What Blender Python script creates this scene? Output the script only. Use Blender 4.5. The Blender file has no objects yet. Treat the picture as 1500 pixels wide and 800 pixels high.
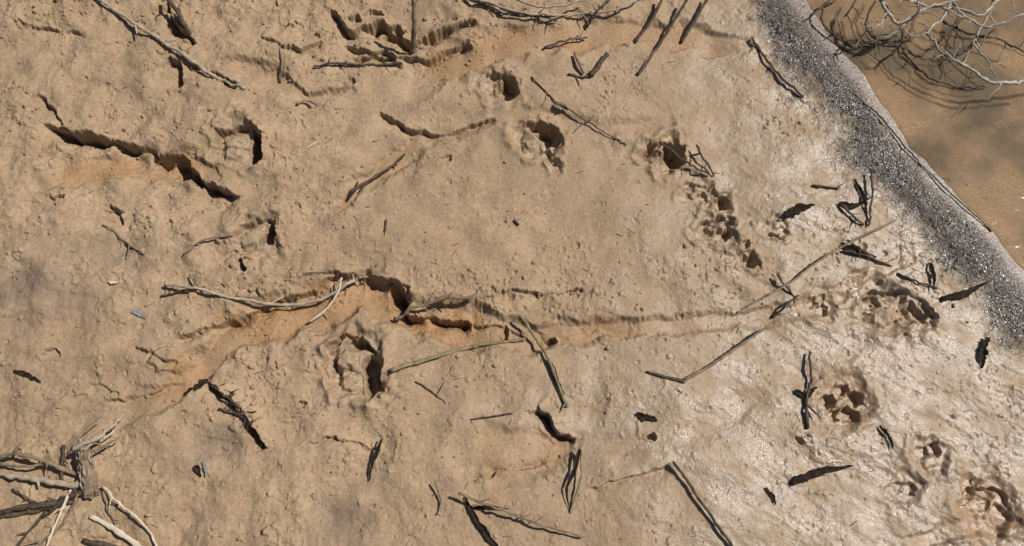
import bpy, math, random
import numpy as np
from mathutils import Vector
random.seed(7); rng=np.random.default_rng(11)
scene=bpy.context.scene
scene.view_settings.view_transform='Standard'
try: scene.view_settings.look='None'
except Exception: pass
scene.view_settings.exposure=0
# ---------------------------------------------------------------- camera
H=1.4; TILT=math.radians(18); F=1177.0
ct,st=math.cos(TILT),math.sin(TILT)
cam=bpy.data.cameras.new('camera'); co=bpy.data.objects.new('camera',cam)
scene.collection.objects.link(co); co.location=(0,0,H); co.rotation_euler=(TILT,0,0)
cam.sensor_width=36; cam.lens=F/1500*36; cam.clip_start=0.02; cam.clip_end=300
scene.camera=co
def G(u,v,z=0.0):
    """survey coordinate -> ground metres"""
    a=u-750; b=400-v
    dx=a; dy=b*ct+F*st; dz=b*st-F*ct
    t=(H-z)/(-dz)
    return dx*t, dy*t
def mpp(v): return H/(F*ct-(400-v)*st)
# ---------------------------------------------------------------- sun + sky
EL=math.radians(54); AZ=math.radians(18)
sd=Vector((math.cos(EL)*math.cos(AZ),math.cos(EL)*math.sin(AZ),math.sin(EL)))
sl=bpy.data.lights.new('sun','SUN'); so=bpy.data.objects.new('sun',sl); scene.collection.objects.link(so)
sl.energy=5.0; sl.angle=math.radians(0.5); sl.color=(1,0.96,0.89)
so.rotation_euler=sd.to_track_quat('Z','Y').to_euler(); so.location=sd*10
w=bpy.data.worlds.new('World'); scene.world=w; w.use_nodes=True
nt=w.node_tree; nt.nodes.clear()
sky=nt.nodes.new('ShaderNodeTexSky'); sky.sky_type='NISHITA'; sky.sun_disc=False
sky.sun_elevation=EL; sky.sun_rotation=math.pi/2-AZ
bg=nt.nodes.new('ShaderNodeBackground'); bg.inputs[1].default_value=0.05
wo=nt.nodes.new('ShaderNodeOutputWorld')
nt.links.new(sky.outputs[0],bg.inputs[0]); nt.links.new(bg.outputs[0],wo.inputs[0])
# ---------------------------------------------------------------- noise
perm=rng.permutation(4096).astype(np.int32)
ga=rng.random(4096)*2*np.pi; gx=np.cos(ga).astype(np.float32); gy=np.sin(ga).astype(np.float32)
def perlin(x,y,s=0):
    x=x+s*17.31; y=y+s*9.77
    xi=np.floor(x).astype(np.int32); yi=np.floor(y).astype(np.int32)
    xf=(x-xi).astype(np.float32); yf=(y-yi).astype(np.float32)
    def g(ix,iy,fx,fy):
        h=perm[(perm[ix&4095]+iy)&4095]
        return gx[h]*fx+gy[h]*fy
    u=xf*xf*xf*(xf*(xf*6-15)+10); v=yf*yf*yf*(yf*(yf*6-15)+10)
    a=g(xi,yi,xf,yf); b=g(xi+1,yi,xf-1,yf); c=g(xi,yi+1,xf,yf-1); d=g(xi+1,yi+1,xf-1,yf-1)
    return (a+(b-a)*u+((c+(d-c)*u)-(a+(b-a)*u))*v)*1.5
def fbm(x,y,f,o=3,s=0):
    r=0;a=1;
    for i in range(o):
        r=r+a*perlin(x*f,y*f,s+i*3); a*=.5; f*=2.03
    return r
def ss(a,b,x):
    t=np.clip((x-a)/(b-a),0,1); return t*t*(3-2*t)
# ---------------------------------------------------------------- ground grid
def axis(a,b,st_,ext):
    c=list(np.arange(a,b,st_)); s=st_; x=c[-1]; R=[]
    while x<ext: s*=1.25; x+=s; R.append(x)
    s=st_; x=c[0]; L=[]
    while x>-ext: s*=1.25; x-=s; L.append(x)
    return np.array(L[::-1]+c+R)
STEP=0.0014
xs=axis(-1.11,1.11,STEP,60); ys=axis(-0.06,1.11,STEP,60)
X,Y=np.meshgrid(xs,ys); ny,nx=X.shape
print('grid',nx,ny)
WX=X+0.004*perlin(X*45,Y*45,1)+0.0022*perlin(X*120,Y*120,2)+0.0006*perlin(X*300,Y*300,5)
WY=Y+0.004*perlin(X*45,Y*45,3)+0.0022*perlin(X*120,Y*120,4)+0.0006*perlin(X*300,Y*300,6)
Z=np.zeros_like(X); ORG=np.zeros_like(X); DRK=np.zeros_like(X); SMO=np.zeros_like(X); SHN=np.zeros_like(X)
def win(x0,x1,y0,y1):
    return (slice(max(0,np.searchsorted(ys,y0)),np.searchsorted(ys,y1)),slice(max(0,np.searchsorted(xs,x0)),np.searchsorted(xs,x1)))
def segfield(P,A,B):
    best=np.full(A.shape,1e9); side=np.ones(A.shape); T=np.zeros(A.shape)
    L=[0]
    for i in range(len(P)-1): L.append(L[-1]+math.dist(P[i],P[i+1]))
    for i in range(len(P)-1):
        ax,ay=P[i]; bx,by=P[i+1]; dx,dy=bx-ax,by-ay; l2=dx*dx+dy*dy
        t=np.clip(((A-ax)*dx+(B-ay)*dy)/l2,0,1)
        d=np.hypot(A-ax-t*dx,B-ay-t*dy)
        sdn=np.sign(dx*(B-ay)-dy*(A-ax))
        m=d<best-1e-9; best=np.where(m,d,best); side=np.where(m,sdn,side)
        T=np.where(m,(L[i]+t*(L[i+1]-L[i]))/L[-1],T)
    return best,side,T
def wpts(p): return [G(*q) for q in p]
shore=[(1150,-60),(1185,0),(1215,45),(1268,105),(1312,165),(1335,212),(1400,272),(1450,325),(1500,388),(1560,450)]
SP=wpts(shore)
d0=np.subtract(SP[0],SP[3]); d0=d0/np.linalg.norm(d0); d1=np.subtract(SP[-1],SP[-4]); d1/=np.linalg.norm(d1)
SPX=[tuple(np.array(SP[0])+d0*120)]+SP+[tuple(np.array(SP[-1])+d1*120)]
sdist,sside,_=segfield(SPX,X,Y)
S=sdist*(-sside)
S=S+0.007*perlin(X*14,Y*14,9)+0.002*perlin(X*60,Y*60,9)
WL=-0.016
base=np.where(S>0, WL*(1-ss(-0.02,0.17,S)), WL*(1-ss(-0.02,0.17,0*S))+np.maximum(S*0.10,-0.35)-.002*ss(0,-.01,S))
Z+=base
inner=ss(0.02,0.10,S)
lft=ss(0.35,-.35,X)
Z+=inner*(0.010*perlin(X*3.1,Y*3.1,20)+0.006*perlin(X*8,Y*9,21)+(.003+.005*lft)*perlin(X*17,Y*18,22))
def channel(p,wpx,depth,org=1.0,edge=0.35,smooth=1.0,orgs=None):
    P=wpts(p); m=mpp(p[0][1]); wmax=max(wpx)*m*2
    xx=[q[0] for q in P]; yy=[q[1] for q in P]
    s=win(min(xx)-wmax,max(xx)+wmax,min(yy)-wmax,max(yy)+wmax)
    d,sd_,T=segfield(P,WX[s],WY[s])
    W=np.interp(T,np.linspace(0,1,len(wpx)),wpx)*m
    W=W*(1+0.55*perlin(X[s]*22,Y[s]*22,31))
    dp=np.interp(T,np.linspace(0,1,len(orgs)),orgs) if orgs else 1.0
    k=1-ss(1-edge,1+edge,d/W)
    end=ss(0,.12,T)*ss(0,.12,1-T)
    Z[s]-=depth*k*(0.4+0.6*end)*(.15+.85*dp)
    ORG[s]=np.maximum(ORG[s],org*dp*(1-ss(.45,1.35,d/W+0.35*perlin(X[s]*35,Y[s]*35,33)))*(0.2+.8*end)*np.clip(.85+.6*perlin(X[s]*12,Y[s]*12,34),.2,1))
    SMO[s]=np.maximum(SMO[s],smooth*k)
def ledge(p,drop,wl,wh=None,low=-1,rim=0.3):
    P=wpts(p); m=mpp(p[0][1]); wl*=m; wh=(wh*m if wh else wl*1.0)
    R=max(wl,wh)*4+.01
    xx=[q[0] for q in P]; yy=[q[1] for q in P]
    s=win(min(xx)-R,max(xx)+R,min(yy)-R,max(yy)+R)
    wx=WX[s]+0.006*perlin(X[s]*28,Y[s]*28,41); wy=WY[s]+0.006*perlin(X[s]*28,Y[s]*28,43)
    d,sd_,T=segfield(P,wx,wy)
    end=ss(0,.08,T)*ss(0,.08,1-T)*np.clip(0.85+0.9*perlin(X[s]*26,Y[s]*26,47),0.15,1.5)
    sg=d*sd_*low
    fall=ss(-.0016,.0028,sg)
    h=-drop*np.exp(-(np.maximum(sg,0)/wl)**1.3)*fall+rim*drop*np.exp(-(np.maximum(-sg,0)/wh))*(1-fall)
    Z[s]+=h*end
def pit(u,v,rx,ry,dep,ang=0,edge=.22,rim=.25,org=0,dark=0,wob=.25,shn=0):
    cx,cy=G(u,v); m=mpp(v); rx*=m; ry*=m; R=max(rx,ry)*2.4
    s=win(cx-R,cx+R,cy-R,cy+R); a=math.radians(ang)
    dx=WX[s]-cx; dy=WY[s]-cy
    p=(dx*math.cos(a)+dy*math.sin(a))/rx; q=(-dx*math.sin(a)+dy*math.cos(a))/ry
    th=np.arctan2(q,p); r=np.hypot(p,q)
    r=r*(1+wob*perlin(np.cos(th)*1.3+u,np.sin(th)*1.3+v,51))
    k=1-ss(1-edge,1+edge,r)
    Z[s]+=-dep*k+abs(dep)*rim*np.exp(-((r-1.3)/.22)**2)*(0.6+0.9*perlin(X[s]*60,Y[s]*60,53))
    if org: ORG[s]=np.maximum(ORG[s],org*(1-ss(.6,1.7,r+.3*perlin(X[s]*50,Y[s]*50,54))))
    if dark: DRK[s]=np.maximum(DRK[s],dark*(1-ss(.4,1.9,r)))
    if shn: SHN[s]=np.maximum(SHN[s],shn*(1-ss(.8,1.2,r))); SMO[s]=np.maximum(SMO[s],shn*(1-ss(.9,1.2,r)))
C=0.01
channel([(1090,68),(1000,52),(900,45),(800,58),(720,70),(650,95),(610,128)],[12,22,24,26,26,30,22],.012,org=.9)
channel([(60,262),(130,243),(200,238),(275,240),(320,262)],[18,24,24,22,10],.014,org=.9)
channel([(130,625),(190,600),(260,570),(300,530),(345,480),(400,462),(460,452),(530,428),(575,445),(620,468),(700,482),(790,492),(880,482),(980,478),(1080,466),(1160,455),(1250,438),(1340,388)],
        [20,22,20,26,36,30,26,28,32,24,18,14,14,13,14,13,11,9],.020,org=1.1,orgs=[.8,.9,1,1.1,1,.75,.45,.3,.22,.2])
channel([(840,478),(880,470),(930,482)],[10,18,10],.004,org=.6)
channel([(620,205),(570,238),(525,268),(490,305)],[18,16,15,12],.010,org=.5)
channel([(980,175),(880,192),(760,165),(660,190),(600,212)],[8,12,14,14,14],.006,org=.3,edge=.6)
channel([(690,660),(740,668),(800,660),(835,650)],[34,40,34,14],.010,org=.6,smooth=.8)
channel([(840,655),(920,655),(1000,645),(1080,600),(1160,545),(1210,500)],[8,12,16,18,20,18],.004,org=.15,edge=.8,smooth=.6)
channel([(1330,800),(1390,780),(1440,765)],[10,12,16],.006,org=.7)
channel([(330,95),(400,110),(450,145),(510,130)],[12,14,10,8],.010,org=.5)
channel([(870,545),(880,590),(860,630)],[14,16,10],.005,org=.1,edge=.7)
channel([(1270,250),(1180,262),(1080,270)],[9,12,10],.002,org=.3,edge=.8,smooth=.5)
channel([(1330,380),(1260,405),(1220,440)],[8,10,10],.006,org=.6)
ledge([(60,178),(110,196),(180,208),(230,220),(268,228),(287,250),(302,270),(355,287)],.042,20,24)
ledge([(225,222),(262,232),(280,252),(296,276)],.022,14,14)
ledge([(555,158),(585,178),(610,192),(660,192),(725,170)],.018,9,14)
ledge([(480,10),(515,45),(560,30),(600,60),(650,45),(700,28)],.030,14,20)
ledge([(500,60),(560,80),(620,85),(690,55)],.022,11,14)
ledge([(510,85),(560,70),(590,92)],.018,10,12)
ledge([(255,498),(300,482),(350,462),(400,442),(450,424),(480,405),(535,400)],.026,10,14)
ledge([(420,418),(450,400),(500,398)],.018,7,10)
ledge([(535,400),(575,408),(590,430),(600,458),(690,468)],.040,14,14)
ledge([(690,468),(740,478),(800,484)],.010,7,8)
ledge([(150,590),(215,575),(270,555)],.010,8)
ledge([(300,560),(330,578),(350,600),(372,625),(388,660)],.028,11,12)
ledge([(785,592),(805,612),(822,632),(848,645)],.036,13,12)
ledge([(690,705),(740,690),(800,682)],.010,7,low=1)
ledge([(240,0),(262,40),(290,70)],.030,12)
ledge([(250,85),(262,92),(272,124)],.030,13)
ledge([(280,95),(320,112),(352,128)],.022,9)
ledge([(470,150),(500,135),(522,118)],.020,9,low=1)
ledge([(20,30),(70,40),(130,50)],.010,9)
ledge([(50,135),(80,160),(95,185)],.016,8)
ledge([(70,285),(90,300)],.016,8)
ledge([(160,300),(180,325)],.016,9)
ledge([(450,655),(490,640),(560,660)],.009,9)
ledge([(690,610),(750,604)],.003,5)
ledge([(860,715),(920,700),(985,680)],.008,12)
ledge([(345,365),(365,395)],.024,9)
ledge([(200,505),(230,520),(260,535)],.010,8)
ledge([(130,560),(180,575)],.009,8)
ledge([(380,55),(440,75),(470,60)],.014,9)
ledge([(700,440),(735,425),(800,430),(860,420)],.009,9)
ledge([(314,215),(318,192),(345,184),(372,180),(386,200),(382,228),(368,244)],.022,12,10,rim=.45)
ledge([(478,575),(474,535),(480,505),(505,488),(540,498),(560,530),(556,565)],.021,10,10,rim=.5)
ledge([(758,205),(766,184),(790,180),(815,190),(824,212)],.017,10,9,rim=.4)
ledge([(944,232),(948,210),(972,200),(996,214),(1006,240)],.018,10,9,rim=.35)
ledge([(342,350),(350,328),(378,318),(400,326),(404,348)],.016,9,9,rim=.4)
ledge([(1000,285),(1012,264),(1045,270),(1072,292)],.010,9,8)
ledge([(1020,335),(1035,316),(1062,318),(1078,340)],.012,9,8)
ledge([(1262,440),(1280,422),(1320,424),(1355,445),(1378,470)],.012,10,10)
ledge([(700,120),(712,104),(738,106),(758,122)],.012,8,8)
ledge([(1412,725),(1430,708),(1462,716),(1484,745)],.010,10,10)
def fp(u,v,r,lst,bowl=.008,org=0.0,shn=.8):
    pit(u,v,r,r,bowl,edge=.20,rim=.5,org=org,shn=shn,wob=.38)
    for du,dv,a,b,dd,ag in lst: pit(u+du,v+dv,a,b,dd*C,ag,edge=.36 if dd<0 else .28,rim=0 if dd<0 else .15,org=org,wob=.35)
fp(348,212,34,[(27,4,10,25,3.0,0),(-12,-8,14,11,-1.1,0),(-8,13,15,9,-1.0,0),(-22,4,6,14,.8,0),(2,3,12,3,.6,0)],.014,shn=.5)
fp(734,128,26,[(9,2,14,17,3.1,0),(-18,-2,10,14,.6,0)],.006,org=.2,shn=.5)
fp(712,120,18,[(0,0,8,8,-.5,0)],.006)
fp(788,205,30,[(13,-8,13,16,2.6,0),(10,18,8,8,1.3,0),(-14,0,12,15,-.9,0),(-5,-18,8,7,.8,0),(-20,12,7,6,.6,0)],.011,shn=.6)
fp(812,242,12,[(3,0,6,6,.8,0)],.007)
fp(972,228,28,[(13,-2,14,16,2.8,20),(-9,12,14,10,-.8,0),(-8,-12,8,8,-.4,0)],.012,org=.4)
fp(1022,276,22,[(10,10,8,8,1.1,0),(-10,-6,8,7,.7,0),(-2,6,7,6,-.4,0)],.006)
fp(1055,296,18,[(3,-2,10,8,1.5,0),(-6,6,6,5,-.4,0)],.007)
fp(1050,335,26,[(12,6,12,9,1.4,0),(-12,4,9,8,.8,0),(4,-12,9,7,-.6,0),(20,-14,6,6,.8,0)],.009)
fp(1096,380,15,[(3,2,8,9,1.7,0)],.008,org=.15); pit(1092,357,6,6,.010)
fp(1137,335,16,[(-2,10,9,5,1.1,0),(3,-8,8,8,-.4,0)],.006,org=.2)
fp(374,345,30,[(19,-4,9,18,2.5,-18),(-10,4,12,11,-1.0,0),(-16,-10,7,6,.7,0)],.011,shn=.5)
fp(516,538,42,[(27,8,13,28,3.4,5),(-12,-12,14,15,-1.4,0),(-6,20,15,11,-1.1,0),(6,-34,18,6,.9,0),(-26,6,6,18,.9,0),(-8,4,14,4,.7,0)],.017,shn=.55)
fp(1200,447,25,[(-8,-6,8,7,.8,0),(8,4,8,8,.9,0),(6,-12,6,5,.6,0)],.006,org=.3)
fp(1300,452,36,[(-22,-12,13,10,.8,0),(5,-20,11,7,.7,0),(-5,12,18,12,-.7,0),(-26,10,8,7,.6,0)],.009,org=.12)
fp(1338,462,26,[(2,-4,16,11,1.6,-25),(-10,10,10,7,-.5,0),(14,10,8,6,.5,0)],.007,org=.12)
fp(1237,590,36,[(-22,-4,8,10,1.7,0),(0,-20,9,8,1.3,0),(20,-8,9,11,1.8,0),(8,17,13,9,1.6,0),(-12,18,7,8,1.1,0),(-2,0,9,8,-.6,0)],.008,org=.5)
fp(1362,665,26,[(8,-6,9,10,1.2,0),(-12,-4,8,8,.7,0),(0,12,12,8,-.5,0)],.007,org=.15)
fp(1325,716,22,[(-6,-4,8,7,.7,0),(9,0,8,8,.9,0)],.005,org=.1)
fp(1448,745,40,[(-14,-6,14,18,.8,0),(18,14,14,18,1.0,0),(-12,-22,20,8,.7,0)],.008,org=.75,shn=1)
for q in [(808,498,8,6,.018),(955,640,7,5,.015),(740,485,5,9,.014),(585,432,16,18,.014),(575,45,14,10,.018),(545,20,14,8,.012),(520,30,10,8,.014),
          (645,118,8,8,.004),(247,528,26,16,-.012),(1170,645,6,5,.008),(395,95,14,8,-.006),(165,312,12,8,.010),(85,292,10,6,.010),(75,520,12,7,.009),(440,590,8,5,.008),(655,232,8,6,.008)]:
    pit(*q[:4],q[4])
pit(320,652,34,24,.004,edge=.7,rim=0,dark=.55); pit(498,765,38,26,.004,edge=.7,rim=0,dark=.5)
pit(30,425,70,40,-.004,edge=.8,rim=0,dark=.6); pit(80,430,60,26,.002,edge=.8,rim=0,dark=.5)
pit(-20,500,50,60,.002,edge=.8,rim=0,dark=.3); pit(150,370,80,24,.003,edge=.8,rim=0,dark=.35); pit(60,580,80,50,.002,edge=.8,rim=0,dark=.15)
# grainy surface
rough=0.30+0.55*ss(0.05,-0.45,X+0.25*perlin(X*2.2,Y*2.2,61))
rough+=0.45*ss(0.9,1.05,Y)*ss(.4,.1,X)
rough=np.clip(rough+0.5*perlin(X*6,Y*6,62)+.25*perlin(X*15,Y*15,60),0.08,1.35)
k=inner*(1-.75*SMO)
Z+=k*rough*(0.0048*perlin(X*24,Y*26,63)+0.0019*perlin(X*55,Y*60,64)+0.0009*perlin(X*105,Y*105,65)+0.0005*perlin(X*210,Y*210,66))
Z+=inner*(1-.4*SMO)*0.0003*perlin(X*330,Y*330,67)
gr=rng.standard_normal(X.shape).astype(np.float32)*(np.abs(X)<1.1)*(Y<1.1)*(Y>-.06)
Z+=inner*(1-.6*SMO)*gr*.00013
c=fbm(X,Y,40,3,70)+.7*perlin(X*7,Y*7,71); Z+=k*rough*0.0055*ss(.75,.93,c)
c=fbm(X,Y,90,2,75)+.7*perlin(X*9,Y*9,76); Z+=k*rough*0.0028*ss(.7,.85,c)
c=fbm(X,Y,60,3,79)+.5*perlin(X*8,Y*8,80); Z-=k*np.clip(rough,.3,1)*0.0060*ss(.90,1.04,c)
tf=perlin(X*7+.6*perlin(X*20,Y*20,83),Y*11+.6*perlin(X*20,Y*20,84),85); fr_=np.mod(tf*1.6,1.0)
Z+=k*rough*0.0020*(fr_-ss(.82,.97,fr_))*ss(.5,1.1,rough+.3*perlin(X*10,Y*10,86))
# soft flow ripples on the wet side
fl=perlin(X*18+Y*30,Y*6-X*6,81); rt=ss(.0,.6,X)
Z+=inner*rt*(0.0018*fl+.0009*perlin(X*50+Y*70,Y*20-X*20,82)+.0004*perlin(X*110+Y*150,Y*50-X*50,88))
Z+=inner*rt*(1-SMO)*.0006*perlin(X*95,Y*95,87)
gzm=ss(0.008,0.04,S+.012*perlin(X*9,Y*9,91))*(1-ss(0.080,0.165,S+0.035*perlin(X*11,Y*11,92)+0.022*perlin(X*50,Y*50,93)+.014*perlin(X*150,Y*150,99)))
Z+=gzm*(0.0030*perlin(X*60,Y*60,94)+0.0024*perlin(X*170,Y*170,95)+0.0008*gr)
Z+=gzm*.006*np.exp(-((S-.06)/.03)**2)
def dimple(cx,cy,r,dep):
    s=win(cx-r*2,cx+r*2,cy-r*2,cy+r*2)
    d=np.hypot(X[s]-cx,(Y[s]-cy)*random.uniform(.7,1.4))/r
    Z[s]-=dep*np.exp(-d**3)
    Z[s]+=dep*.25*np.exp(-((d-1.4)/.3)**2)
for i in range(1700):
    u=random.uniform(-20,1500); v=random.uniform(-20,820)
    if random.random()>(.25+.75*(u>650)): continue
    cx,cy=G(u,v); dimple(cx,cy,random.uniform(.0014,.0026)*random.choice([1,1,1,1.5]),random.uniform(.0006,.0022)*random.choice([1,1,-.8]))
for (cu,cv,su,sv,n) in [(770,440,70,22,80),(1000,420,120,25,30),(720,430,35,22,40),(640,65,60,30,40),(960,500,50,20,20),(1050,370,50,40,20),(900,560,60,60,15),(470,420,50,14,30),(350,480,60,18,30),(560,590,80,40,30),(1300,430,60,30,30),(1280,560,120,50,20),(850,390,80,30,25)]:
    for i in range(n):
        cx,cy=G(random.gauss(cu,su),random.gauss(cv,sv)); r=random.uniform(.0018,.005)
        dimple(cx,cy,r,random.choice([1,1,-1])*random.uniform(.3,1.0)*r)
me=bpy.data.meshes.new('mud_riverbank_ground')
n=nx*ny
me.vertices.add(n)
cs=np.empty((n,3),np.float32); cs[:,0]=X.ravel(); cs[:,1]=Y.ravel(); cs[:,2]=Z.ravel()
me.vertices.foreach_set('co',cs.ravel())
ii=(np.arange(ny-1)[:,None]*nx+np.arange(nx-1)[None,:]).ravel()
q=np.stack([ii,ii+1,ii+1+nx,ii+nx],1).astype(np.int32)
me.loops.add(q.size); me.loops.foreach_set('vertex_index',q.ravel())
me.polygons.add(len(q)); me.polygons.foreach_set('loop_start',np.arange(0,q.size,4,dtype=np.int32))
me.update(calc_edges=True)
me.polygons.foreach_set('use_smooth',np.ones(len(q),bool))
at=me.color_attributes.new('soil','FLOAT_COLOR','POINT')
WET=ss(-0.12,0.72,X+0.20*perlin(X*4,Y*4,97)-.28*(Y-.42))*ss(1.3,.9,Y)
WET=WET*np.clip(.80+.60*perlin(X*16+Y*10,Y*16,98)+.40*perlin(X*45+Y*25,Y*45,96),.10,1.1)
WET=np.maximum(WET,SMO*.24); WET=np.maximum(WET,SHN*.75)
WET=np.clip(np.maximum(WET,.75*(1-ss(0.0,0.15,S))),0,1)
col=np.stack([np.clip(ORG,0,1),gzm,WET,np.clip(DRK,0,1)],-1).reshape(-1,4).astype(np.float32)
at.data.foreach_set('color',col.ravel())
a2=me.attributes.new('shoredist','FLOAT','POINT'); a2.data.foreach_set('value',np.clip(S,-5,5).astype(np.float32).ravel())
ground=bpy.data.objects.new('mud_riverbank_ground',me); scene.collection.objects.link(ground)
def gz_at(x,y):
    i=min(max(np.searchsorted(xs,x),1),nx-1); j=min(max(np.searchsorted(ys,y),1),ny-1)
    return float(Z[max(j-3,0):j+3,max(i-3,0):i+3].mean())
# ---------------------------------------------------------------- materials
class M:
    def __init__(s,name):
        s.m=bpy.data.materials.new(name); s.m.use_nodes=True; s.t=s.m.node_tree; s.t.nodes.clear()
        s.out=s.n('ShaderNodeOutputMaterial')
    def n(s,t,**k):
        x=s.t.nodes.new(t)
        for a,b in k.items(): setattr(x,a,b)
        return x
    def l(s,a,b): s.t.links.new(a,b)
    def noise(s,scale,detail=4,rough=.6,vec=None):
        x=s.n('ShaderNodeTexNoise'); x.inputs['Scale'].default_value=scale; x.inputs['Detail'].default_value=detail; x.inputs['Roughness'].default_value=rough
        if vec is not None: s.l(vec,x.inputs['Vector'])
        return x.outputs['Fac']
    def mr(s,v,a,b,c=0,d=1):
        x=s.n('ShaderNodeMapRange'); s.l(v,x.inputs[0])
        for i,k in enumerate((a,b,c,d)): x.inputs[i+1].default_value=k
        return x.outputs[0]
    def mix(s,f,a,b,bt='MIX'):
        x=s.n('ShaderNodeMix',data_type='RGBA',blend_type=bt)
        if isinstance(f,(int,float)): x.inputs[0].default_value=f
        else: s.l(f,x.inputs[0])
        for i,k in ((6,a),(7,b)):
            if isinstance(k,tuple): x.inputs[i].default_value=(*k,1)
            else: s.l(k,x.inputs[i])
        return x.outputs[2]
    def ma(s,op,a,b):
        x=s.n('ShaderNodeMath',operation=op)
        for i,k in enumerate((a,b)):
            if isinstance(k,(int,float)): x.inputs[i].default_value=k
            else: s.l(k,x.inputs[i])
        return x.outputs[0]
g=M('river_mud'); tc=g.n('ShaderNodeTexCoord').outputs['Object']
A=g.n('ShaderNodeAttribute',attribute_name='soil'); sp=g.n('ShaderNodeSeparateColor'); g.l(A.outputs['Color'],sp.inputs[0])
oR,gG,wB,dA=sp.outputs[0],sp.outputs[1],sp.outputs[2],A.outputs['Alpha']
SD=g.n('ShaderNodeAttribute',attribute_name='shoredist').outputs['Fac']
n1=g.noise(3.2,3,.6,tc); n2=g.noise(22,4,.65,tc); n3=g.noise(160,3,.7,tc); n4=g.noise(700,1,.6,tc)
c=g.mix(g.mr(n1,.35,.68),(.315,.213,.128),(.395,.279,.174))
c=g.mix(g.mr(n2,.40,.70),c,(.27,.182,.107))
c=g.mix(g.mr(n3,.48,.72,0,.7),c,(.20,.136,.084))
c=g.mix(g.mr(n3,.42,.28,0,.5),c,(.48,.37,.25))
c=g.mix(g.mr(n4,.60,.76,0,.55),c,(.55,.43,.30))
c=g.mix(g.mr(n4,.38,.26,0,.5),c,(.17,.117,.074))
of=g.ma('MULTIPLY',oR,g.mr(n2,.25,.6,.55,1.0))
c=g.mix(of,c,g.mix(g.mr(n3,.4,.7),(.345,.195,.090),(.235,.128,.056)))
c=g.mix(g.ma('MULTIPLY',dA,g.mr(n2,.3,.6,.5,1)),c,(.13,.10,.078))
c=g.mix(g.ma('MULTIPLY',g.mr(wB,0,1,0,.5),g.ma('SUBTRACT',1.0,of)),c,(.255,.195,.135))
vo=g.n('ShaderNodeTexVoronoi'); vo.inputs['Scale'].default_value=330; g.l(tc,vo.inputs['Vector'])
bw=g.n('ShaderNodeSeparateColor'); g.l(vo.outputs['Color'],bw.inputs[0])
gc=g.mix(g.mr(bw.outputs[0],.2,1),(.022,.020,.018),(.085,.078,.070))
gc=g.mix(g.mr(bw.outputs[1],.92,.97),gc,(.45,.44,.41))
gc=g.mix(g.mr(n2,.38,.68,0,.75),gc,(.105,.078,.056))
c=g.mix(g.ma('MULTIPLY',gG,.92),c,gc)
pkf=g.ma('MULTIPLY',g.mr(SD,-.012,.004),g.mr(SD,.02,.05,1,0))
c=g.mix(g.ma('MULTIPLY',pkf,.85),c,g.mix(g.mr(n3,.4,.65),(.10,.072,.06),(.17,.122,.098)))
c=g.mix(g.mr(SD,-.014,.002,1,0),c,g.mix(g.mr(n2,.35,.7),(.36,.235,.135),(.18,.13,.085)))
b=g.n('ShaderNodeBsdfPrincipled'); g.l(c,b.inputs['Base Color'])
g.l(g.mr(wB,0,1,.85,.55),b.inputs['Roughness'])
b.inputs['Specular IOR Level'].default_value=.3
g.l(g.mr(wB,.1,.85,0,1),b.inputs['Coat Weight'])
cr=g.ma('ADD',g.mr(wB,.1,1,.38,.22),g.mr(n2,.3,.7,-.05,.08)); g.l(cr,b.inputs['Coat Roughness'])
b.inputs['Coat IOR'].default_value=1.55
hs=g.ma('ADD',g.ma('MULTIPLY',n3,.8),g.ma('MULTIPLY',n4,.6))
hs=g.ma('ADD',hs,g.ma('MULTIPLY',g.ma('MULTIPLY',vo.outputs['Distance'],gG),-2.2))
bp=g.n('ShaderNodeBump'); bp.inputs['Strength'].default_value=.7; bp.inputs['Distance'].default_value=.0020; g.l(hs,bp.inputs['Height'])
bc=g.n('ShaderNodeBump'); bc.inputs['Strength'].default_value=.6; bc.inputs['Distance'].default_value=.0020; g.l(hs,bc.inputs['Height'])
g.l(bp.outputs[0],b.inputs['Normal']); g.l(bc.outputs[0],b.inputs['Coat Normal']); g.l(b.outputs[0],g.out.inputs[0]); me.materials.append(g.m)
def wood(name,c1,c2,rough=.8,scale=90,spec=.2):
    k=M(name); t=k.n('ShaderNodeTexCoord').outputs['Object']
    a=k.noise(scale,3,.7,t); a2=k.noise(scale*6,2,.6,t)
    c=k.mix(k.mr(a,.35,.65),c1,c2); c=k.mix(k.mr(a2,.5,.75,0,.5),c,tuple(x*.35 for x in c1))
    b=k.n('ShaderNodeBsdfPrincipled'); k.l(c,b.inputs['Base Color']); b.inputs['Roughness'].default_value=rough; b.inputs['Specular IOR Level'].default_value=spec
    bp=k.n('ShaderNodeBump'); bp.inputs['Strength'].default_value=.7; bp.inputs['Distance'].default_value=.001; k.l(a2,bp.inputs['Height']); k.l(bp.outputs[0],b.inputs['Normal'])
    k.l(b.outputs[0],k.out.inputs[0]); return k.m
GREY=wood('weathered_wood',(.28,.22,.155),(.42,.345,.26)); DARK=wood('dark_wood_and_shadow',(.038,.027,.019),(.12,.086,.058),.7,120,.2)  # the dark wood also colours sticks that stand in for cast shadows
BRN=wood('brown_bark',(.14,.10,.064),(.27,.20,.135)); OLV=wood('olive_stem',(.15,.12,.06),(.27,.215,.12),.7); PALE=wood('pale_bare_wood',(.48,.40,.29),(.60,.52,.41))
LEAF_SHADE=wood('dark_leaf_and_shade',(.012,.009,.007),(.045,.031,.021),.85,120,.08); FLK=wood('grey_blue_flake',(.16,.17,.17),(.28,.28,.27)); CR=wood('mud_clod',(.25,.170,.103),(.35,.245,.15),.9)  # leaf colour near black, with the shade of the dark marks put in
WH=wood('bleached_branch',(.24,.20,.155),(.46,.41,.35))
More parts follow.
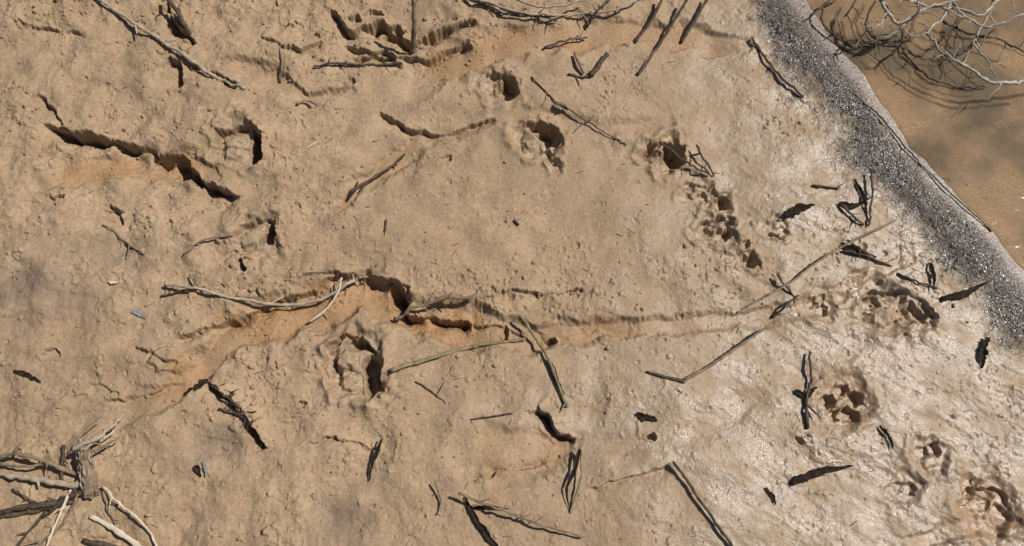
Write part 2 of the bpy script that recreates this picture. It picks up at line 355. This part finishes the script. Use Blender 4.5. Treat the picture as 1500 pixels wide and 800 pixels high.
# ---------------------------------------------------------------- sticks
def spl(P,n):
    P=[np.array(p,float) for p in P]
    if len(P)==2: return [P[0]+(P[1]-P[0])*t for t in np.linspace(0,1,n)]
    Q=[2*P[0]-P[1]]+P+[2*P[-1]-P[-2]]; o=[]
    m=len(P)-1
    for t in np.linspace(0,m-1e-6,n):
        i=int(t); f=t-i; a,b_,c_,d=Q[i],Q[i+1],Q[i+2],Q[i+3]
        o.append(.5*((2*b_)+(-a+c_)*f+(2*a-5*b_+4*c_-d)*f*f+(-a+3*b_-3*c_+d)*f**3))
    return o
def tubedata(path,r0,r1,ns=7,lump=.18,V=None,Fc=None,flat=1.0,ridge=None):
    b0=len(V); n=len(path)
    for i,p in enumerate(path):
        t=(path[min(i+1,n-1)]-path[max(i-1,0)]); t/=np.linalg.norm(t)+1e-12
        up=np.array((0,0,1.)) if abs(t[2])<.9 else np.array((1.,0,0))
        s=np.cross(t,up); s/=np.linalg.norm(s); u_=np.cross(s,t)
        r=(r0+(r1-r0)*i/(n-1))*(1+random.uniform(-lump,lump)*(.3 if ridge else 1))
        for k in range(ns):
            a=2*math.pi*k/ns; rr=r*(1+random.uniform(-lump,lump)*.5)
            if ridge: rr*=ridge[k]
            V.append(tuple(p+s*math.cos(a)*rr+u_*math.sin(a)*rr*flat))
    for i in range(n-1):
        for k in range(ns):
            k2=(k+1)%ns; Fc.append((b0+i*ns+k,b0+i*ns+k2,b0+(i+1)*ns+k2,b0+(i+1)*ns+k))
    Fc.append(tuple(b0+k for k in range(ns))[::-1]); Fc.append(tuple(b0+(n-1)*ns+k for k in range(ns)))
def mk(name,V,Fc,mat,smooth=True,parent=None):
    m=bpy.data.meshes.new(name); m.from_pydata(V,[],Fc); m.update()
    if smooth: m.polygons.foreach_set('use_smooth',np.ones(len(m.polygons),bool))
    m.materials.append(mat); o=bpy.data.objects.new(name,m); scene.collection.objects.link(o)
    if parent: o.parent=parent
    return o
def lay(p,r):
    u,v,h=p; x,y=G(u,v); z=max(gz_at(x,y),WL-.004)+r*.6+h*C; x,y=G(u,v,z)
    return np.array((x,y,z))
def stickpath(pts,r0,jit=1.0):
    m=mpp(pts[0][1]); P=[lay(p,r0*m) for p in pts]
    L=sum(np.linalg.norm(P[i+1]-P[i]) for i in range(len(P)-1)); n=max(5,int(L/.006))
    path=spl(P,n); w_=np.zeros(3)
    out=[]
    for p in path:
        w_=w_*.8+rng.normal(0,1,3)*.0006*jit; out.append(p+w_)
    return out
def stick(name,pts,r0,r1,mat,jit=1.0,forks=0,flat=1.0,lump=.18,parent=None):
    pts=[(p[0],p[1],p[2] if len(p)>2 else 0.15) for p in pts]
    m=mpp(pts[0][1]); V=[];Fc=[]; path=stickpath(pts,r0,jit)
    tubedata(path,r0*m*.92,r1*m*.92,8,lump,V,Fc,flat)
    for k in range(forks):
        i=random.randrange(len(path)//6,len(path)-1); p=path[i]; t=path[i+1 if i+1<len(path) else i]-path[i-1]; t/=np.linalg.norm(t)
        sgn=random.choice([-1,1]); dr=t*random.uniform(.3,.9)+sgn*np.array((-t[1],t[0],0))*random.uniform(.4,.9)+np.array((0,0,random.uniform(0,.5)))
        L=random.uniform(.008,.03); tubedata([p+dr*L*s_ for s_ in np.linspace(0,1,4)],r1*m*.7,r1*m*.3,5,.2,V,Fc)
    return mk(name,V,Fc,mat,parent=parent)
def leaf(name,pts,wpx,mat=LEAF_SHADE,curl=.9,lift=.3):
    """shrivelled, torn, folded leaf / bark scrap; some stand in for shadow"""
    pts=[(p[0],p[1],p[2] if len(p)>2 else lift) for p in pts]
    m=mpp(pts[0][1]); N=18; P=spl([lay(p,0.001) for p in pts],N); V=[];Fc=[]
    pk=random.uniform(.2,.8); blunt=random.uniform(.15,.6)
    def wob():
        w=[random.uniform(.6,1.1)]
        for _ in range(N-1): w.append(w[-1]*.5+.5*random.uniform(.25,1.4))
        return w
    w1,w2=wob(),wob(); off=0
    for i,p in enumerate(P):
        t=P[min(i+1,N-1)]-P[max(i-1,0)]; t/=np.linalg.norm(t); s=np.cross(t,(0,0,1.)); s/=np.linalg.norm(s)
        f=i/(N-1); sh=(f/pk if f<pk else (1-f)/(1-pk)); lo=blunt if f<pk else .08
        W=wpx*.8*m*(lo+(1-lo)*max(sh,0)**.75)
        off=off*.8+random.uniform(-.15,.15)*wpx*m
        for k in range(5):
            a=(k-2)/2; ww=W*(w1[i] if a<0 else w2[i])
            V.append(tuple(p+s*(off+a*ww)+np.array((0,0,1))*(abs(a)**1.2*ww*curl*(1.3 if a<0 else .5)+random.uniform(-.0004,.0004))))
    for i in range(N-1):
        for k in range(4): a=i*5+k; Fc.append((a,a+1,a+6,a+5))
    o=mk(name,V,Fc,mat,True); s=o.modifiers.new('thick','SOLIDIFY'); s.thickness=.0006
    return o
T='dry_stick'; W_='dry_twig_or_shadow'
stick(T,[(140,-5,.6),(190,28,1),(240,60,1.2),(295,98,.6),(325,118,.3),(355,128,.1)],2.6,3.4,GREY,1.6,3)
stick(T,[(242,-12,3),(258,18,2),(278,52,.3)],4,3,DARK,1.2,1)
stick(T,[(604,88,-1),(606,40,6),(607,-20,13)],4.2,3.5,BRN,.8)
stick(W_,[(460,97,.4),(520,95,.4),(590,92,.3)],1.6,2.4,DARK,2,3)  # dark strip standing in for the post's cast shadow
for p in ([(670,-8,1),(725,8,1.5),(790,22,1.2),(845,22,1),(905,12,1),(950,-12,1)],[(740,-5,2),(800,12,2.5),(860,-5,2)],[(700,0,1),(760,18,.5),(815,30,.5)],[(860,40,.4),(875,15,1.5),(900,-8,2)],[(690,-6,1),(735,16,.6),(770,12,.8)]):
    stick(W_,p,2.2,1.4,random.choice([BRN,GREY,DARK]),2,4)
for p in ([(972,-6,2),(955,30,1),(930,62,.2)],[(1008,-4,2.6),(975,50,1.4),(934,110,.2)],[(1040,-8,2),(1018,30,1),(998,62,.1)]):
    stick('dark_reed',p,2.2,2.6,DARK,.6)
stick(W_,[(795,70,.2),(825,62,.8),(862,58,.6)],1.7,1.3,DARK,2,3)
stick(W_,[(842,78,1.5),(848,92,.8),(855,108,.1)],2.4,2.4,BRN,1,1)
stick(W_,[(890,78,1),(878,95,.6),(864,112,.1)],3.6,4.2,DARK,1.4,0)
stick(W_,[(832,108,.1),(850,112,.2),(870,110,.2)],2,2,DARK,1.5,2)
stick(W_,[(778,113,.2),(815,148,.5),(868,182,.6),(918,212,.2)],1.2,.9,DARK,1.2,3)
stick(W_,[(872,168,.8),(850,185,.8),(818,216,.3)],1.3,1.1,BRN,1,1)
leaf('dead_leaf_or_shadow',[(812,152),(822,156),(832,160)],7,BRN)
stick(T,[(594,226,.8),(560,252,.6),(512,280,.2)],2.0,2.6,DARK,1.2,2); leaf('dead_leaf_or_shadow',[(508,294),(518,282),(524,266)],4)
for p in ([(965,208,1),(1005,238,1.4),(1042,254,.6)],[(1020,214,1.5),(1032,236,1),(1044,258,.3)],[(1000,232,1),(1025,222,1.5)]):
    stick(W_,p,2.0,1.4,DARK,2,2)
stick('grass_stem',[(1312,322,1.4),(1262,346,1.6),(1205,378,1.4),(1160,412,1),(1110,440,.6),(1080,458,.2)],1.8,1.5,OLV,.7,0)
for p in ([(1130,466,.1),(1152,445,.8),(1172,432,.4)],[(1138,402,1.0),(1150,420,.6),(1168,440,.2)],[(1190,272,.2),(1230,276,.4)],[(1275,250,1.5),(1276,290,1),(1272,332,.2)],[(1230,300,.4),(1252,318,.4),(1268,330,.2)],[(1234,366,.3),(1262,372,.8),(1308,390,.3)],[(1240,352,.8),(1262,366,.8),(1282,378,.3)],[(1318,402,.2),(1345,412,.5),(1372,422,.2)]):
    stick(W_,p,2.1,1.5,DARK,1.6,2,lump=.3)
leaf('dead_leaf_or_shadow',[(1228,300),(1252,302),(1278,288)],6); leaf('dead_leaf_or_shadow',[(1250,262),(1262,285),(1270,308)],4); leaf('dead_leaf_or_shadow',[(1232,360),(1250,368),(1275,376)],7)
leaf('dead_leaf_or_shadow',[(1360,385),(1366,402),(1368,420)],5)
leaf('dead_leaf_or_shadow',[(1378,438,.3),(1412,430,.6),(1448,412,.9)],8); leaf('dead_leaf_or_shadow',[(1148,318,.2),(1168,309,.5),(1194,298,.8)],9)
leaf('dead_leaf_or_shadow',[(1158,709,.3),(1202,692,.6),(1250,684,.6)],10); leaf('dead_leaf_or_shadow',[(1446,494,.6),(1440,515,.4),(1440,540,.2)],8)
stick(W_,[(1188,516,.8),(1187,550,.8),(1184,580,.5),(1185,628,.2)],2.0,3.2,DARK,1.6,1,lump=.3); leaf('dead_leaf_or_shadow',[(1164,572),(1180,580),(1198,567)],6)  # the crosswise dark leaf stands in for a shadow
leaf('dead_leaf_or_shadow',[(932,607),(945,610),(964,617)],7); leaf('dead_leaf_or_shadow',[(1288,624),(1300,638),(1308,658)],4)
leaf('dead_leaf_or_shadow',[(1432,700),(1422,730)],3,BRN); leaf('dead_leaf_or_shadow',[(1122,714),(1132,728),(1136,740)],4)
stick(T,[(1132,476,2.4),(1100,495,2),(1050,530,1),(1000,558,.1)],2.0,2.6,BRN,.8,0)
stick(W_,[(948,544,.1),(975,551,.2),(1004,558,.2)],2,3,DARK,1,0)  # dark strip painted as the shadow of the raised stick above
stick(T,[(240,416,1),(300,424,1.2),(360,438,1),(420,446,.8),(472,440,1),(505,418,1.4),(532,404,1)],2.4,2.9,GREY,1.4,4)
stick(T,[(452,472,.3),(478,452,1),(492,432,1.6),(500,408,1.8)],2.2,1.6,PALE,1,1)
stick(W_,[(236,434,.2),(265,428,.5),(300,420,1)],2,1.4,DARK,1.5,2); stick(W_,[(278,402,.8),(288,416,.9),(300,424,.8)],1.3,1.1,BRN,1)  # first one is a dark strip for the grey stick's shadow
stick(T,[(578,468,.8),(605,452,1.8),(650,438,2),(694,434,1.2)],3.2,2.6,BRN,2.2,6,lump=.3)
stick('green_reed_stem',[(572,543,.5),(630,525,.7),(700,506,.5),(770,496,.2)],3.6,2.3,OLV,.7,1,flat=.6)
stick('reed_stem',[(762,462,1.2),(785,495,1.0),(805,530,.8),(832,596,.3)],2.6,2.4,OLV,.8,1); leaf('dead_leaf_or_shadow',[(803,525,.5),(816,558,.4),(832,598,.2)],5)
stick(W_,[(690,614,.2),(720,610,.3),(752,606,.2)],1.2,1,DARK,1)
leaf('dead_leaf_or_shadow',[(850,658,1.6),(840,690,1.2),(830,720,.8),(834,752,.1)],4.5,curl=.9); stick(W_,[(852,660,1.8),(850,705,1.2),(835,752,.1)],1.6,1.4,OLV,.6)
stick(T,[(986,676,1.0),(1015,715,.8),(1045,760,.6),(1078,808,.4)],2.2,2.6,DARK,.8,0)
stick(T,[(672,722,2.4),(730,745,2.2),(790,768,1.4),(856,786,.4)],2.4,1.6,BRN,1.4,3); stick(W_,[(636,705,1.2),(648,735,.3),(640,755,.1)],1.5,1.1,OLV,1.2,1)
leaf('dead_leaf_or_shadow',[(680,728,.4),(700,765,.5),(715,785,.4),(740,812,.3)],8); leaf('dead_leaf_or_shadow',[(690,745,.4),(715,742,.5),(745,745,.4)],5)  # first dark leaf stands in for the twig's cast shadow
stick(W_,[(150,330,.2),(180,352,.3),(212,372,.4)],1.4,1.8,BRN,1.5,1); stick(W_,[(268,374,.2),(300,352,.6),(342,346,.3)],1.5,1.3,BRN,1.5,1)
stick(W_,[(410,70,.6),(412,95,.4),(410,120,.1)],1.5,1.5,BRN,1); leaf('dead_leaf_or_shadow',[(20,543),(40,548),(60,560)],5)
leaf('dead_leaf_or_shadow',[(560,642,1.4),(550,668,.8),(540,706,.2)],6); stick(W_,[(566,322,.2),(564,340,.2)],1.6,1.4,DARK,.5)
for p in ([(300,558,.3),(335,580,.8),(360,610,.6),(388,652,.2)],[(322,600,.2),(350,606,.5),(376,602,.4)],[(310,565,.6),(345,575,.8)],[(335,590,.4),(348,610,.5),(372,622,.3)]): stick(W_,p,2.0,1.3,DARK,2.5,5,lump=.4)
stick(T,[(1100,55,.4),(1122,85,.5),(1145,115,.4),(1178,142,.3)],2.2,1.8,DARK,1.5,1)
stick(W_,[(1248,136,.3),(1290,172,.5),(1332,222,.4),(1390,280,.3),(1452,338,.1)],1.3,1.0,DARK,1,1)
stick(W_,[(760,330,.1),(754,322,.3)],1.8,1.6,DARK,1); stick(W_,[(448,218,.1),(464,208,.2)],1.0,.8,PALE,.5); stick(W_,[(610,560,.2),(635,575,.3),(650,590,.2)],1.3,1,BRN,2)
stick(W_,[(640,580,.3),(655,560,.3),(680,550,.2)],1.1,.9,GREY,1); stick(W_,[(436,152,.6),(450,148,.7),(465,155,.3)],1.8,1.8,BRN,1)
leaf('dead_leaf_or_shadow',[(285,682,.3),(289,690,.3),(292,700,.2)],7); leaf('dry_flake',[(299,674,.6),(302,685,.6),(302,698,.6)],5,FLK,.2)
leaf('dry_flake',[(192,455,.2),(204,460,.2),(214,466,.2)],6,FLK,.3); leaf('dry_flake',[(158,412),(166,413),(174,414)],4,PALE,.3)
leaf('dead_leaf_or_shadow',[(270,578),(288,568),(306,556)],6)
# --- stump & driftwood pile, lower left
st_=bpy.data.objects.new('broken_wood_stump',None); scene.collection.objects.link(st_)
V=[];Fc=[]; m=mpp(690)
pp=[lay(p,.004) for p in [(132,724,0),(130,704,1.2),(126,680,2.4),(122,656,3.8)]]
path=spl(pp,30); rd=[1+.3*math.sin(k*2.4+1)*random.uniform(.5,1) for k in range(20)]
tubedata(path,12*m,7*m,20,.25,V,Fc,.9,ridge=rd); mk('bark_post',V,Fc,BRN,parent=st_)
for k in range(16):
    a=random.uniform(0,6.28); p=path[-1]+np.array((math.cos(a),math.sin(a),0))*.007-np.array((0,0,.003)); V=[];Fc=[]
    q=p+np.array((random.uniform(-.008,.012),random.uniform(0,.015),random.uniform(.003,.015)))
    tubedata([p,(p+q)/2+rng.normal(0,.001,3),q],.0026,.0005,5,.2,V,Fc); mk('splinter_%d'%k,V,Fc,random.choice([GREY,BRN]),parent=st_)
for k in range(16):
    i=random.randrange(0,22); a=random.uniform(0,3.14); V=[];Fc=[]
    p=path[i]+np.array((math.cos(a)*.012,-.004,math.sin(a)*.010)); q=path[min(i+7,29)]+np.array((math.cos(a)*.011,-.004,math.sin(a)*.010))
    tubedata([p,(p+q)/2+rng.normal(0,.0015,3),q],.002,.001,5,.3,V,Fc); mk('bark_strip_%d'%k,V,Fc,random.choice([GREY,BRN]),parent=st_)
for p,a,b_,mt in [([(-10,668,2),(40,668,2.5),(92,688,1.5),(122,700,1)],3,4,BRN),([(-10,694,1),(50,702,1.5),(125,712,1)],4,5,GREY),([(-10,676,1),(30,684,2),(85,678,1.5)],2,1.8,BRN),
    ([(106,660,3.5),(140,645,4),(165,625,4),(184,606,3.6)],4,1.4,GREY),([(110,668,3.2),(145,655,3.4),(175,640,3)],3,1.3,BRN),([(104,655,3.8),(125,632,4),(152,612,3.6)],1.8,1,BRN),([(112,664,3),(138,650,3.2),(168,632,3)],2,1,PALE),
    ([(148,712,1.5),(178,738,1.6),(205,765,1.2),(228,806,.8)],2.0,1.5,PALE),([(104,718,1),(88,755,1.4),(66,808,1.6)],2.6,2.0,PALE),([(150,718,.5),(160,745,.6),(170,765,.4)],2.2,1.5,BRN),
    ([(110,715,1.4),(60,760,1.4),(20,808,1.2)],2.4,2,DARK),([(120,720,.6),(80,735,.8),(-10,752,.6)],5,4,DARK),([(125,716,.8),(90,770,.6),(40,812,.4)],2,2,BRN),([(118,722,.2),(70,745,.2),(-10,758,.2)],4,3,DARK),  # the two dark sticks running far left stand in for the stump's shadow
    ([(92,652,1),(90,700,1),(98,716,1)],2.4,2,DARK),([(110,735,.2),(60,738,.3),(20,715,.2)],3,2,DARK)]:  # last dark stick is a shadow strip left of the stump
    stick('driftwood_or_shadow',p,a,b_,mt,1.8,2,lump=.25)
stick('split_wood_piece',[(132,756,.6),(165,772,1),(212,806,.8)],3,5,PALE,1,0,flat=.35,lump=.3)
stick(T,[(122,790,.2),(160,800,.4),(200,812,.2)],4,3,DARK,1)
# --- dead bush in the water, upper right
V=[];Fc=[]
def bush(pts,r0,r1,forks):
    m=mpp(60)*.8; P=[]
    for u,v,h in pts:
        z=WL+h*C; x,y=G(u,v,z); P.append(np.array((x,y,z)))
    n=max(8,int(sum(np.linalg.norm(P[i+1]-P[i]) for i in range(len(P)-1))/.008)); path=spl(P,n); w_=np.zeros(3); path2=[]
    for p in path: w_=w_*.8+rng.normal(0,1,3)*.0016; path2.append(p+w_)
    tubedata(path2,r0*m,r1*m,7,.25,V,Fc)
    for k in range(forks):
        i=random.randrange(2,n-1); p=path2[i]; t=path2[i]-path2[i-2]; t/=np.linalg.norm(t)
        s=random.choice([-1,1]); d=t*random.uniform(.3,1)+s*np.array((-t[1],t[0],0))*random.uniform(.4,1.1)+np.array((0,0,random.uniform(-.4,.5)))
        L=random.uniform(.015,.06); q=[p]; 
        for j in range(6): d=d+rng.normal(0,.25,3); q.append(q[-1]+d/np.linalg.norm(d)*L/6)
        tubedata(q,r1*m*.8,r1*m*.35,6,.2,V,Fc)
bush([(1540,118,4),(1490,120,5),(1452,116,6),(1410,95,7),(1372,66,8),(1356,44,8)],3.6,1.8,5)
bush([(1280,-20,8),(1298,12,9),(1318,34,8),(1350,18,9),(1390,4,10),(1430,-10,10)],3.0,2.0,7)
bush([(1400,-20,7),(1385,20,8),(1360,45,9),(1330,60,7)],2.6,1.5,6)
bush([(1480,-20,8),(1440,20,9),(1400,10,9),(1350,8,10),(1300,-10,10)],2.8,1.8,7)
bush([(1540,-10,9),(1490,25,10),(1445,40,9),(1410,20,9),(1380,-20,8)],2.6,1.5,6)
bush([(1460,-20,6),(1450,20,7),(1430,60,6),(1412,92,4)],2.4,1.4,4)
bush([(1420,60,4),(1440,85,4),(1456,110,3)],2,1.2,2)
bush([(1285,-10,7),(1300,20,8),(1278,44,7),(1262,50,5),(1250,72,3)],2,1.2,3)
bush([(1330,-20,8),(1345,12,8),(1335,30,7),(1305,55,5),(1280,62,4)],2,1.2,4)
mk('dead_bush',V,Fc,WH)
V=[];Fc=[]
bush([(1245,-15,3),(1215,-2,3),(1205,18,2.5),(1213,44,1.5),(1245,66,.8),(1275,70,.5)],2.4,1.8,1)  # dark arc of the bush's shadow, modelled as a branch
bush([(1262,-12,4),(1250,10,3),(1235,25,2)],1.8,1.2,2)
bush([(1320,68,1),(1340,92,.6),(1370,118,.5),(1410,130,.4),(1450,128,.3)],2.4,1.6,3)
bush([(1290,-10,3),(1270,30,2),(1285,60,1),(1320,66,.6)],2.4,1.6,3)
bush([(1380,30,2),(1420,50,1.5),(1470,60,1),(1510,80,.6)],2.6,1.6,4)
mk('branches_and_shadow_arcs',V,Fc,DARK)
# ---------------------------------------------------------------- litter & clods
V=[];Fc=[]
for i in range(560):
    u=random.uniform(-30,1530); v=random.uniform(-20,820)
    if u>1150 and v<330 and random.random()<.9: continue
    if u>700 and random.random()<.5: continue
    x,y=G(u,v); z=gz_at(x,y)+.0008; a=random.gauss(.5,1.1); L=random.uniform(.004,.018)
    d=np.array((math.cos(a),math.sin(a),random.uniform(-.05,.12))); p=np.array((x,y,z))
    tubedata([p,p+d*L*.5+rng.normal(0,.0008,3),p+d*L],random.uniform(.0004,.0008),.0004,4,.2,V,Fc)
mk('twig_litter',V,Fc,BRN)
V=[];Fc=[]
def clod(x,y,r):
    z=gz_at(x,y); b0=len(V); sx,sy=random.uniform(.8,1.3),random.uniform(.7,1.2)
    for lat,rr in ((-.6,.75),(.1,1),(.65,.7)):
        for k in range(6):
            a=k*math.pi/3+random.uniform(-.3,.3); q_=r*rr*random.uniform(.75,1.2)
            V.append((x+math.cos(a)*q_*sx,y+math.sin(a)*q_*sy,z+r*.35+lat*r*random.uniform(.6,.9)))
    V.append((x,y,z+r*1.1))
    for j in range(2):
        for k in range(6): k2=(k+1)%6; Fc.append((b0+j*6+k,b0+j*6+k2,b0+j*6+6+k2,b0+j*6+6+k))
    for k in range(6): Fc.append((b0+12+k,b0+12+(k+1)%6,b0+18))
for (cu,cv,su,sv,n) in [(600,55,90,28,110),(430,425,90,16,90),(330,485,60,20,60),(720,435,70,18,60),(200,230,110,20,60),(300,590,60,30,40),(520,620,120,60,60),(150,100,130,80,140),(250,400,260,250,280),(800,650,60,40,40),(690,60,60,25,40),(1000,430,150,40,40),(1300,440,60,30,30),(120,680,60,50,40),(500,200,200,100,60)]:
    for i in range(n):
        x,y=G(random.gauss(cu,su),random.gauss(cv,sv))
        if abs(x)<1.1 and -.05<y<1.1: clod(x,y,min(.005,random.lognormvariate(-6.35,.42)))
mk('mud_clods',V,Fc,CR)
# ---------------------------------------------------------------- water
inl=.03
P=[np.array(p) for p in SPX]; 
nrm=np.array((-(P[5]-P[3])[1],(P[5]-P[3])[0])); nrm/=np.linalg.norm(nrm)
V=[];Fc=[]
edge=[p-nrm*inl for p in P]
for p in edge: V.append((p[0],p[1],WL)); V.append((p[0]+nrm[0]*90,p[1]+nrm[1]*90,WL))
for i in range(len(edge)-1): Fc.append((2*i,2*i+2,2*i+3,2*i+1))
k=M('river_water'); t=k.n('ShaderNodeTexCoord').outputs['Object']
tr=k.n('ShaderNodeBsdfTransparent'); tr.inputs[0].default_value=(.86,.78,.66,1)
df=k.n('ShaderNodeBsdfDiffuse'); wn=k.noise(6,4,.6,t)
k.l(k.mix(k.mr(wn,.44,.58),(.31,.215,.13),(.12,.098,.066)),df.inputs[0])
mx=k.n('ShaderNodeMixShader'); k.l(k.mr(wn,.4,.62,.28,.65),mx.inputs[0]); k.l(tr.outputs[0],mx.inputs[1]); k.l(df.outputs[0],mx.inputs[2])
gl=k.n('ShaderNodeBsdfGlossy'); gl.inputs['Roughness'].default_value=.05
fr=k.n('ShaderNodeFresnel'); fr.inputs[0].default_value=1.4
mp=k.n('ShaderNodeMapping'); mp.inputs['Rotation'].default_value=(0,0,-.8); mp.inputs['Scale'].default_value=(1,3,1); k.l(t,mp.inputs[0])
bp=k.n('ShaderNodeBump'); bp.inputs['Strength'].default_value=.4; bp.inputs['Distance'].default_value=.003; k.l(k.noise(20,2,.5,mp.outputs[0]),bp.inputs['Height'])
k.l(bp.outputs[0],gl.inputs['Normal']); k.l(bp.outputs[0],fr.inputs['Normal']); k.l(bp.outputs[0],df.inputs['Normal'])
m2=k.n('ShaderNodeMixShader'); k.l(fr.outputs[0],m2.inputs[0]); k.l(mx.outputs[0],m2.inputs[1]); k.l(gl.outputs[0],m2.inputs[2]); k.l(m2.outputs[0],k.out.inputs[0])
mk('river_water',V,Fc,k.m,False)
print('done')
